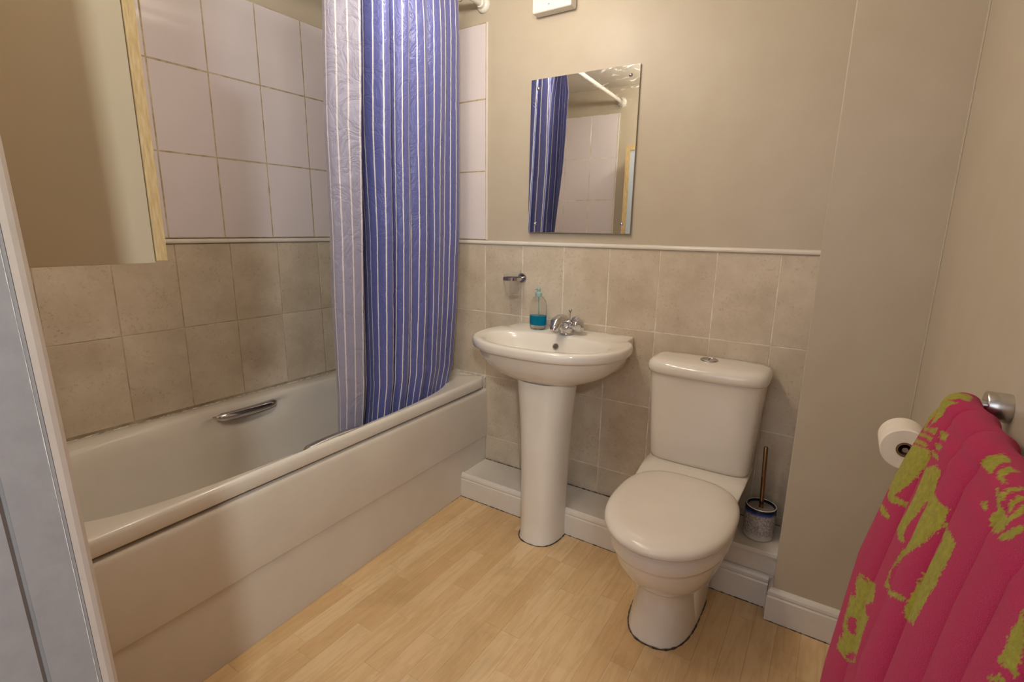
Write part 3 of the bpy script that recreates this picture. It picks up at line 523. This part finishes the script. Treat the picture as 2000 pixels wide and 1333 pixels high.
for r in range(NR):
    f = r/(NR-1); z = ZT+(ZB-ZT)*f
    g = min(1, max(0, (ZT-z)/(ZT-.54)))
    lean = np.interp(z, [.36, .50, .62, 1.2, 2.09], [.535, .560, .578, .615, .640])
    amp = np.interp(z, [.36, .9, 1.6, 1.95, 2.09], [.85, 1.05, 1.1, 1.0, .6])
    yR = np.interp(z, [.36, .53, .64, .88, 1.53, 2.09], [-.185, -.160, -.145, -.138, -.150, -.160]); yL = np.interp(z, [.36, .48, .69, .95, 1.54, 1.9], [-.75, -.758, -.770, -.779, -.792, -.782])
    for c in range(NC):
        q = uu[c]/seg[-1]
        yy = cy_[c]+(cyb[c]-cy_[c])*g; cxx = cx_[c]+(cxb[c]-cx_[c])*g; yn = yR+(yy+.128)/-.647*(yL-yR)
        w1 = .5+.5*math.sin(2.3*q*9+3*f); dy = .006*math.sin(5.1*f+q*14)*g*math.sin(PI*q)
        nz = noise.noise((q*18, z*2.0, 1.7)); nz2 = noise.noise((q*30, z*7.0, 5.2))
        cr = noise.noise((q*14, z*14, 9.1)); crease = -.004*max(0, 1-abs(cr)*9)
        slant = .014*math.sin(q*31+2.0)*(f-.4)*math.sin(PI*q)
        x = lean+cxx*amp*(1+.22*math.sin(q*20+3*f))+.0035*nz+.0005*nz2+crease*.35
        # keep the free hem straight
        vs.append((x, yn+dy+slant*.8+.001*nz, z)); uvs.append((uu[c], z))
for r in range(NR-1):
    for c in range(NC-1): fs.append((r*NC+c, r*NC+c+1, (r+1)*NC+c+1, (r+1)*NC+c))
cu = mesh('shower_curtain', vs, fs, M['curt'], None, True); cu.data.materials.append(M['curtback'])
uvl = cu.data.uv_layers.new(name='UVMap'); li = np.zeros(len(cu.data.loops), int); cu.data.loops.foreach_get('vertex_index', li)
uvl.data.foreach_set('uv', np.array(uvs)[li].ravel())
md = cu.modifiers.new('thickness', 'SOLIDIFY'); md.thickness = .0008; md.offset = -1; md.material_offset = 1; md.material_offset_rim = 1
CURT_MOD = md
tag(cu, 'blue and white striped shower curtain hanging inside the bath edge', 'shower curtain')
cu.location = (0, 0, 0)
# ================================================================ CABINET on the door wall
XC = 1.10
cab = empty('wall_cabinet', (.95, YE, 1.165), 'wall cabinet with maple door edge at upper left', 'wall cabinet')
def cb(name, b, m, bev=.0015):
    return boxo(name, (b[0]-.95, b[1]-.95, b[2]-YE, b[3]-YE, b[4]-1.165, b[5]-1.165), m, cab, bev=bev)
Z0, Z1 = 1.1655, 1.80; YF = -1.500
cb('side_panel', (XC-.016, XC, YE, YF-.018, Z0-.0025, Z1), M['sidepanel'], .0006)
cb('side_panel', (.778, .794, YE, YF-.018, Z0, Z1), M['sidepanel'], .0006)
cb('bottom_panel', (.794, XC-.016, YE, YF-.02, Z0, Z0+.016), M['sidepanel'])
cb('top_panel', (.794, XC-.016, YE, YF-.02, Z1-.016, Z1), M['sidepanel'])
for b in ((.772, .802, Z0, Z1), (XC-.034, XC+.002, Z0, Z1)): 
    cb('door_stile', (b[0], b[1], YF-.0165, YF, b[2], b[3]), M['wood'])
cb('door_rail', (.802, XC-.034, YF-.0165, YF, Z1-.032, Z1), M['wood'])
cb('door_rail', (.802, XC-.034, YF-.0165, YF, Z0, Z0+.032), M['wood'])
cb('door_panel', (.802, XC-.034, YF-.010, YF-.005, Z0+.032, Z1-.032), M['glasspanel'])

# ================================================================ MIRROR
mir = empty('wall_mirror', (1.110, .006, 1.510), 'frameless rectangular mirror above the basin', 'mirror')
boxo('glass', (-.2240, .2240, -.0105, -.0055, -.297, .297), M['mirror'], mir, bev=.0006, seg=1)
boxo('backing', (-.2225, .2225, -.0055, -.0035, -.2955, .2955), M['dark'], mir)
for sx in (-1, 1):
    for sz in (-1, 1):
        lathe('dome_screw', [(.0065, 0), (.0068, .001), (.0055, .0035), (.003, .005), (0, .0055)], M['chrome'], mir, 20, (sx*.190, -.0105, sz*.262), Matrix.Rotation(PI/2, 4, 'X'))
mir.rotation_euler = (math.radians(-.5), 0, math.radians(.9))
mir.location = (1.110, .002, 1.510)

# ================================================================ WALL BOX top
vb = empty('electrical_box', (.985, .005, 2.071), 'small white box high on the wall above the mirror', 'electrical box')
boxo('housing', (-.083, .083, -.046, 0, -.040, .040), M['plastic'], vb, bev=.007, seg=3)
boxo('slot', (-.013, -.007, -.0467, -.0455, -.019, -.017), M['dark'], vb)

# ================================================================ WASHBASIN
BX = 1.107
sink = empty('washbasin', (BX, 0, 0), 'white pedestal washbasin between bath and toilet', 'washbasin')
def basin_outline(s=1.0, yf=1.0, N=96, step=1):
    # half outline from the wall forward
    H = [(.268,-.0015),(.270,-.03),(.272,-.062),(.278,-.082),(.296,-.096),(.309,-.118),(.317,-.16),(.318,-.205),(.312,-.25),(.292,-.305),(.252,-.358),(.190,-.402),(.110,-.428),(.0,-.437)]
    H = catmull(H, 8); d = np.r_[0, np.cumsum(np.hypot(*np.diff(H, axis=0).T))]
    n = N//2; q = np.linspace(0, d[-1], n, endpoint=False)
    hx = np.interp(q, d, H[:,0]); hy = np.interp(q, d, H[:,1])
    R = list(zip(hx, hy)); L = [(-x, y) for x, y in R[::-1]]
    # right side forward, centre front, left side back; last point omitted so that back edge closes
    return [(x*s, y*yf) for x, y in R+[(0, -.437)]+L[:-0 or None]][:N+1]
def bring(s, yf, z, zback=None):
    o = basin_outline(1, yf)
    o = [(x*(s+(s**.45-s)*min(1, max(0, 1+y/.11))), y) for x, y in o]
    n = len(o)
    # add back edge points
    bk = [(o[-1][0]+(o[0][0]-o[-1][0])*k/8, o[-1][1]) for k in range(1, 8)]
    return [(x, y, z+(.004*max(0, 1+y/.12) if zback is None else 0)) for x, y in o+bk]
def bowl_ring(a, f, b, z, nn=2.3):
    """opening ring, matched by index to the outline angles"""
    ref = bring(1, 1, 0); out = []; cyc = -.235
    for x, y, _ in ref:
        th = math.atan2(y-cyc, x)
        c, s = math.cos(th), math.sin(th); bb = b if s > 0 else f
        k = (abs(c/a)**nn+abs(s/bb)**nn)**(-1/nn)
        out.append((c*k, cyc+s*k, z))
    return out
R_ = [bring(.34,.62,.652,0), bring(.46,.70,.656,0), bring(.60,.78,.668,0), bring(.74,.86,.692,0), bring(.85,.915,.722,0), bring(.915,.945,.752,0), bring(.937,.957,.768,0), bring(.945,.962,.774,0),
      bring(.975,.985,.776,0), bring(.992,.996,.780,0), bring(1.0,1.0,.790,0), bring(1.0,1.0,.800,0), bring(.995,.997,.808), bring(.98,.988,.8125), bring(.955,.972,.8135), 
      bowl_ring(.268,.166,.122,.8115), bowl_ring(.260,.158,.115,.808), bowl_ring(.252,.150,.108,.800), bowl_ring(.240,.140,.10,.780), bowl_ring(.215,.122,.09,.745), bowl_ring(.17,.095,.072,.712), bowl_ring(.10,.06,.05,.694), bowl_ring(.03,.02,.02,.688)]
vs, fs = loft(R_, True, True)
basin = mesh('basin', vs, fs, M['ceramic'], sink, True); fixn(basin); autosm(basin, 75)
lathe('overflow_hole', [(0, .001), (.009, .001), (.0125, .0014), (.0135, 0), (.0125, -.004)], M['chrome'], sink, 24, (1.105-BX, -.1425, .768), Matrix.Rotation(math.radians(74), 4, 'X'))
lathe('overflow_hole', [(0, .0018), (.009, .0018)], M['lidgrey'], sink, 24, (1.105-BX, -.1425, .768), Matrix.Rotation(math.radians(74), 4, 'X'))
lathe('waste', [(0, .001), (.02, .001), (.022, -.002)], M['chrome'], sink, 24, (0, -.235, .690))
# pedestal
def dsec(hw, yf, yb, z, n=2.6):
    return [(1.122-BX+x, y, z) for x, y in superell(0, (yb+(yf-yb)*.35), hw, abs(yf-(yb+(yf-yb)*.35)), abs((yb+(yf-yb)*.35)-yb), n, 56)]
P_ = [dsec(.086,-.342,-.15,.0), dsec(.084,-.338,-.15,.012), dsec(.083,-.335,-.15,.10), dsec(.087,-.334,-.15,.30), dsec(.095,-.335,-.15,.48), dsec(.106,-.338,-.15,.60), dsec(.113,-.342,-.15,.665)]
vs, fs = loft(P_); ped = mesh('pedestal', vs, fs, M['ceramic'], sink, True); fixn(ped); autosm(ped, 60)
ring = [p for p in dsec(.0875,-.3435,-.15,.001) if p[1] < -.2]
ring = sorted(ring, key=lambda p: math.atan2(p[0]-(1.122-BX), -(p[1]+.21)))
grime(sink, ring, .0026, name='sealant')
tube('waste_pipe', [(.08,-.22,.640),(.115,-.215,.652),(.125,-.17,.660),(.125,-.10,.662)], .010, M['plastic'], sink, 14)
grime(sink, [(-.268, -.007, .816), (.268, -.007, .816)], .0032, name='silicone_seal', m=M['sealant'])

# tap
tap = empty('basin_tap', (1.125, -.088, .8145), 'chrome mixer tap with two lobed handles on the basin', 'tap')
lathe('body', [(.027, 0), (.029, .003), (.028, .008), (.030, .016), (.033, .026), (.031, .036), (.025, .046), (.016, .053), (0, .056)], M['chrome'], tap, 36)
sp = [(0,-.002,.034),(-.003,-.022,.054),(-.006,-.044,.062),(-.009,-.066,.056),(-.011,-.082,.040),(-.012,-.088,.026)]
sp = [tuple(p) for p in catmull(sp, 5)]
tube('spout', sp, list(np.linspace(.026, .0165, len(sp))), M['chrome'], tap, 24)
def handle(sx):
    h = empty_part = None
    d = Vector((sx*.80, .05, .62)).normalized(); q = Vector((0,0,1)).rotation_difference(d).to_matrix().to_4x4()
    prof = [(.012, 0), (.014, .004), (.015, .010), (.022, .016), (.028, .024), (.0305, .035), (.029, .046), (.022, .055), (.010, .060), (0, .0605)]
    n = 48; rings = []
    for r, z in prof:
        rings.append([Vector((r*(1+(.13*math.cos(4*2*PI*i/n) if r > .015 else 0))*math.cos(2*PI*i/n), r*(1+(.13*math.cos(4*2*PI*i/n) if r > .015 else 0))*math.sin(2*PI*i/n), z)) for i in range(n)])
    vs, fs = loft(rings, True, False); vs = [q @ v + Vector((sx*.016, .000, .020)) for v in vs]
    o = mesh('tap_handle', vs, fs, M['chrome'], tap, True); fixn(o); autosm(o, 60)
handle(-1); handle(1)
tube('pop_up_rod', [(.002,.020,.03),(.002,.022,.085)], .0018, M['chrome'], tap, 10)
lathe('rod_knob', [(0,-.0075),(.004,-.006),(.0072,-.002),(.0075,.001),(.006,.005),(.003,.0072),(0,.0078)], M['chrome'], tap, 20, (.002,.022,.092))

# soap bottle
soap = empty('soap_bottle', (.981, -.072, .8145), 'clear pump bottle of blue hand soap beside the tap', 'soap bottle')
def oval(prof, name, m, fx=1, fy=.74, cap=True):
    n = 40; rings = [[(r*fx*math.cos(2*PI*i/n), r*fy*math.sin(2*PI*i/n), z) for i in range(n)] for r, z in prof]
    vs, fs = loft(rings, prof[0][0] > 1e-6, prof[-1][0] > 1e-6 and cap); o = mesh(name, vs, fs, m, soap, True); fixn(o); autosm(o, 50); return o
oval([(.024,0),(.032,.003),(.0365,.012),(.038,.03),(.038,.085),(.0365,.105),(.031,.122),(.022,.134),(.013,.140),(.0115,.1405)], 'bottle', M['clear'], cap=True)
oval([(.020,.018),(.034,.019),(.0362,.026),(.0366,.058),(.0366,.0585),(0,.0587)], 'liquid_soap', M['blue_liquid'])
lathe('pump_collar', [(.0125,.138),(.0135,.140),(.0135,.153),(.010,.156),(.0065,.157),(.006,.163),(.0085,.165),(.0085,.171),(.004,.174),(0,.1745)], M['aqua'], soap, 24)
tube('pump_nozzle', [(0,0,.170),(-.004,-.010,.171),(-.005,-.020,.168)], [.005,.004,.003], M['aqua'], soap, 12)
tube('dip_tube', [(0,0,.14),(.002,.0,.08),(.006,0,.02)], .0027, M['aqua'], soap, 10)

# tumbler holder
hold = empty('tumbler_holder', (.845, -.066, 1.017), 'chrome wall holder carrying the frosted tumbler', 'tumbler holder')
lathe('wall_plate', [(0,0),(.0215,0),(.0215,.006),(.019,.009),(0,.009)], M['chrome'], hold, 32, (.856-.845, .068, 0), Matrix.Rotation(PI/2, 4, 'X'))
tube('arm', [(.011,.062,0),(.010,.036,0)], .0065, M['chrome'], hold, 14)
lathe('holder_ring', [(.0385,-.006),(.0405,-.006),(.0405,.006),(.0385,.006),(.0385,-.006)], M['chrome'], hold, 48)
cup = lathe('tumbler', [(0,-.064),(.027,-.064),(.029,-.060),(.0375,.035),(.0375,.037),(.0362,.037),(.0275,-.058),(0,-.059)], M['frost'], None, 48)
cup.location = (.845, -.066, 1.013)
tag(cup, 'frosted glass tumbler held in the chrome wall ring', 'tumbler')

# ================================================================ TOILET
TX = 1.681
wc = empty('toilet', (TX, 0, 0), 'white close-coupled toilet with closed lid', 'toilet')
def ring(hw, yf, yb, z, n=2.2, cy=None, cx=0, N=72, nb=None):
    cy = (yf+yb)/2 if cy is None else cy
    out = []
    for i in range(N):
        th = 2*PI*i/N; c, s = math.cos(th), math.sin(th); nn = n if s < 0 else (nb or n)
        x = hw*abs(c)**(2/nn)*(1 if c >= 0 else -1); y = abs((yb if s > 0 else yf)-cy)*abs(s)**(2/nn)*(1 if s > 0 else -1)
        out.append((cx+x, cy+y, z))
    return out
B = [ring(.103,-.574,-.203,0,2.6,-.36,nb=5), ring(.101,-.570,-.203,.012,2.6,-.36,nb=5), ring(.094,-.556,-.203,.06,2.6,-.36,nb=5), ring(.085,-.545,-.203,.12,2.6,-.36,nb=5), ring(.081,-.540,-.203,.160,2.5,-.38,nb=5),
     ring(.090,-.556,-.203,.180,2.4,-.40,nb=4), ring(.118,-.600,-.203,.205,2.3,-.41,nb=4), ring(.140,-.640,-.203,.245,2.25,-.42,nb=4), ring(.155,-.670,-.203,.290,2.2,-.43,nb=3.5), ring(.160,-.682,-.203,.320,2.2,-.43,nb=3.5),
     ring(.161,-.684,-.203,.328,2.2,-.43,nb=3.5), ring(.169,-.695,-.203,.336,2.2,-.43,nb=3.5), ring(.172,-.700,-.203,.346,2.2,-.43,nb=3.5), ring(.172,-.701,-.203,.383,2.2,-.43,nb=3.5), ring(.168,-.695,-.203,.392,2.2,-.43,nb=3.5)]
B = [[(x+.010*min(1, z/.2), y-.008*min(1, z/.3), z) for x, y, z in r] for r in B]
vs, fs = loft(B)
nb0 = len(vs)
def rrect(hw, yf, yb, z, r, N=72):
    return ring(hw, yf, yb, z, 2/r)
S = [ring(.085,-.40,-.03,.20,4), ring(.10,-.42,-.012,.27,4), ring(.135,-.44,-.008,.33,5), ring(.160,-.42,-.006,.375,6), ring(.168,-.36,-.006,.395,7), ring(.170,-.28,-.006,.405,8), ring(.172,-.245,-.006,.408,8), ring(.170,-.228,-.008,.412,8), ring(.160,-.215,-.012,.414,8)]
v2, f2 = loft(S); vs = vs+v2; fs = fs+[tuple(i+nb0 for i in f) for f in f2]
pan = mesh('pan', vs, fs, M['ceramic'], wc, True); fixn(pan); autosm(pan, 55)
bm = bmesh.new(); box(bm, -.06, .06, -.50, -.25, .0, .03)
bm.free()
# recess step on the right of the foot
foot = [ring(.104,-.44,-.203,0,6), ring(.102,-.437,-.203,.15,6), ring(.088,-.425,-.203,.21,6)]
vs, fs = loft(foot); ft = mesh('foot_flange', vs, fs, M['ceramic'], wc, True); fixn(ft); autosm(ft, 40)
rg = [p for p in ring(.1035,-.5755,-.203,.001,2.6,-.36,nb=5)]
rg = sorted([p for p in rg if p[1] < -.21], key=lambda p: math.atan2(p[0], -(p[1]+.36)))
grime(wc, rg, .0032, name='sealant')
# seat and lid
def seat_rings(z0, z1, g, dome=0):
    a = [(.170-g, -.720+g, -.272, z0), (.174-g, -.724+g, -.270, z0+.003), (.174-g, -.724+g, -.270, z1-.006), (.169-g, -.718+g, -.273, z1-.001)]
    return a
L = []
for hw, yf, yb, z in seat_rings(.393, .404, .004): L.append(ring(hw, yf-.010, yb, z, 2.15, -.46, nb=2.6, cx=.013))
vs, fs = loft(L); so = mesh('seat', vs, fs, M['seatp'], wc, True); fixn(so); autosm(so, 50)
L = []
for hw, yf, yb, z in [(.168,-.722,-.272,.4065), (.176,-.730,-.268,.4085), (.179,-.734,-.266,.414), (.1785,-.733,-.267,.421), (.175,-.729,-.270,.428), (.167,-.718,-.277,.434), (.147,-.695,-.295,.4385), (.115,-.65,-.33,.441), (.06,-.56,-.39,.442), (.01,-.48,-.45,.442)]:
    L.append(ring(hw, yf-.010, yb, z, 2.12, -.49, nb=2.9, cx=.013))
vs, fs = loft(L); ld = mesh('lid', vs, fs, M['seatp'], wc, True); fixn(ld); autosm(ld, 70)
for sx in (-1, 1):
    tube('hinge', [(sx*.075-.016,-.262,.413), (sx*.075+.016,-.262,.413)], .009, M['seatp'], wc, 16)
# cistern
C_ = [ring(.160,-.152,-.03,.412,5,cy=-.08), ring(.168,-.162,-.02,.416,5,cy=-.08), ring(.172,-.167,-.012,.43,5,cy=-.08), ring(.176,-.172,-.008,.52,5,cy=-.08), ring(.181,-.179,-.008,.62,5,cy=-.08), ring(.187,-.186,-.008,.73,5,cy=-.08), ring(.188,-.187,-.008,.742,5,cy=-.08)]
vs, fs = loft(C_); ci = mesh('cistern', vs, fs, M['ceramic'], wc, True); fixn(ci); autosm(ci, 60)
C_ = [ring(.191,-.190,-.006,.738,4.5,cy=-.08), ring(.196,-.196,-.004,.742,4.5,cy=-.08), ring(.199,-.199,-.003,.752,4.5,cy=-.08), ring(.199,-.199,-.003,.764,4.5,cy=-.08), ring(.195,-.194,-.004,.776,4.5,cy=-.08), ring(.187,-.184,-.008,.783,4.5,cy=-.08), ring(.170,-.165,-.018,.7875,4,cy=-.08), ring(.10,-.12,-.05,.790,3,cy=-.08), ring(.02,-.09,-.07,.7905,2,cy=-.08)]
vs, fs = loft(C_); cl = mesh('cistern_lid', vs, fs, M['ceramic'], wc, True); fixn(cl); autosm(cl, 70)
fbt = lathe('flush_button', [(.028,0),(.0295,.001),(.0285,.0035),(.0245,.0045),(.0240,.003),(0,.0032)], M['chrome_b'], wc, 36, (0,-.095,.7905))
boxo('button_split', (-.0007, .0007, -.117, -.073, .7935, .7946), M['dark'], fbt)

# ================================================================ TOILET BRUSH
br = empty('toilet_brush', (1.899, -.108, .2012), 'toilet brush in speckled blue-rimmed ceramic pot', 'toilet brush')
pot = lathe('pot', [(.041,0),(.046,.003),(.048,.010),(.049,.060),(.049,.108),(.048,.114),(.0445,.1155),(.0425,.114),(.0420,.105),(.0405,.02),(0,.018)], M['pot'], br, 56)
lathe('pot_rim', [(.0435,.1145),(.0455,.1165),(.0470,.1150),(.0465,.112)], M['plastic'], pot, 56, cap=False)
lathe('brush_lid', [(0,.106),(.030,.106),(.0412,.107),(.0412,.103)], M['lidgrey'], pot, 48)
hv = Vector((-.012, 0, .325)).normalized()
tube('brush_handle', [(0,0,.10),(-.0085,.002,.322),(-.0086,.002,.3245)], [.0068,.0068,.0055], M['steel'], br, 20)
lathe('brush_head', [(0,.025),(.03,.03),(.034,.06),(.03,.09),(.006,.10)], M['plastic'], br, 24)

# ================================================================ TOWEL RAIL, TOWEL, PAPER
rail = empty('towel_rail', (2.187, -1.04, 1.010), 'brushed chrome towel rail on the right wall', 'towel rail')
Ry = Matrix.Rotation(-PI/2, 4, 'Y')
for y in (0, -.64):
    lathe('mount', [(0,0),(.0185,0),(.0190,.0015),(.0190,.0235),(.0178,.025),(0,.025)], M['chrome_b'], rail, 40, (XR-2.187, y, 0), Ry)
    tube('arm', [(.022, y, 0), (.0, y, 0)], .0068, M['chrome_b'], rail, 20)
tube('bar', [(0,.009,0),(0,-.649,0)], .0068, M['chrome_b'], rail, 20)

NV, NT_ = 540, 560
tv_ = np.linspace(0, 1, NV); tl = np.r_[np.linspace(.30, 1.069, 510), np.linspace(1.072, 1.60, NT_-510)]
vv, tt = np.meshgrid(tv_, tl, indexing='ij')
PT = towel_xyz(vv, tt)
PT = PT.reshape(-1, 3)
def inpoly(px, py, poly):
    r = np.zeros(px.shape, bool); n = len(poly)
    for i in range(n):
        (x1, y1), (x2, y2) = poly[i], poly[(i+1) % n]
        if y1 == y2: continue
        c = ((y1 > py) != (y2 > py)) & (px < (x2-x1)*(py-y1)/(y2-y1)+x1); r ^= c
    return r
rng = np.random.default_rng(4)
pv = vv+rng.normal(0, .0016, vv.shape); ptt = tt+rng.normal(0, .0008, tt.shape); pat = np.zeros(vv.shape)
for colr, pl in TOWEL_PATTERN:
    pl = [((-.03 if a < .012 else a), b) for a, b in pl]
    pat[inpoly(pv, ptt, pl)] = 1 if colr == 'g' else 0
idx = np.arange(NV*NT_).reshape(NV, NT_)
fs = np.stack([idx[:-1,:-1], idx[1:,:-1], idx[1:,1:], idx[:-1,1:]], -1).reshape(-1, 4).tolist()
tw = mesh('towel', PT, fs, M['towel'], None, True)
at = tw.data.attributes.new('pattern', 'FLOAT', 'POINT'); at.data.foreach_set('value', pat.ravel().astype(np.float32))
md = tw.modifiers.new('thickness', 'SOLIDIFY'); md.thickness = .004; md.offset = -1
tag(tw, 'magenta towel with lime green pattern hanging over the rail', 'towel')

roll = empty('toilet_roll', (2.187, -.585, .787), 'white toilet paper roll on the right wall behind the towel', 'toilet roll')
Rx = Matrix.Rotation(PI/2, 4, 'X')
lathe('paper', [(.016,0),(.042,0),(.0435,.0015),(.0435,.0855),(.042,.087),(.016,.087),(.016,0)], M['paper'], roll, 64, (0,.045,0), Rx)
lathe('core', [(.0155,-.001),(.0155,.088),(.012,.088),(.012,-.001),(.0155,-.001)], M['brown'], roll, 40, (0,.045,0), Rx)
holder = empty('roll_holder', (XR, -.515, .787), 'dark metal toilet roll holder on the right wall', 'roll holder')
tube('spindle', [(0,.0,.0),(-.045,0,0),(-.045,-.03,0),(-.045,-.113,0)], .0055, M['chrome_b'], holder, 14)
lathe('wall_plate', [(0,0),(.018,0),(.018,.006),(0,.007)], M['chrome_b'], holder, 28, (0,0,0), Ry)
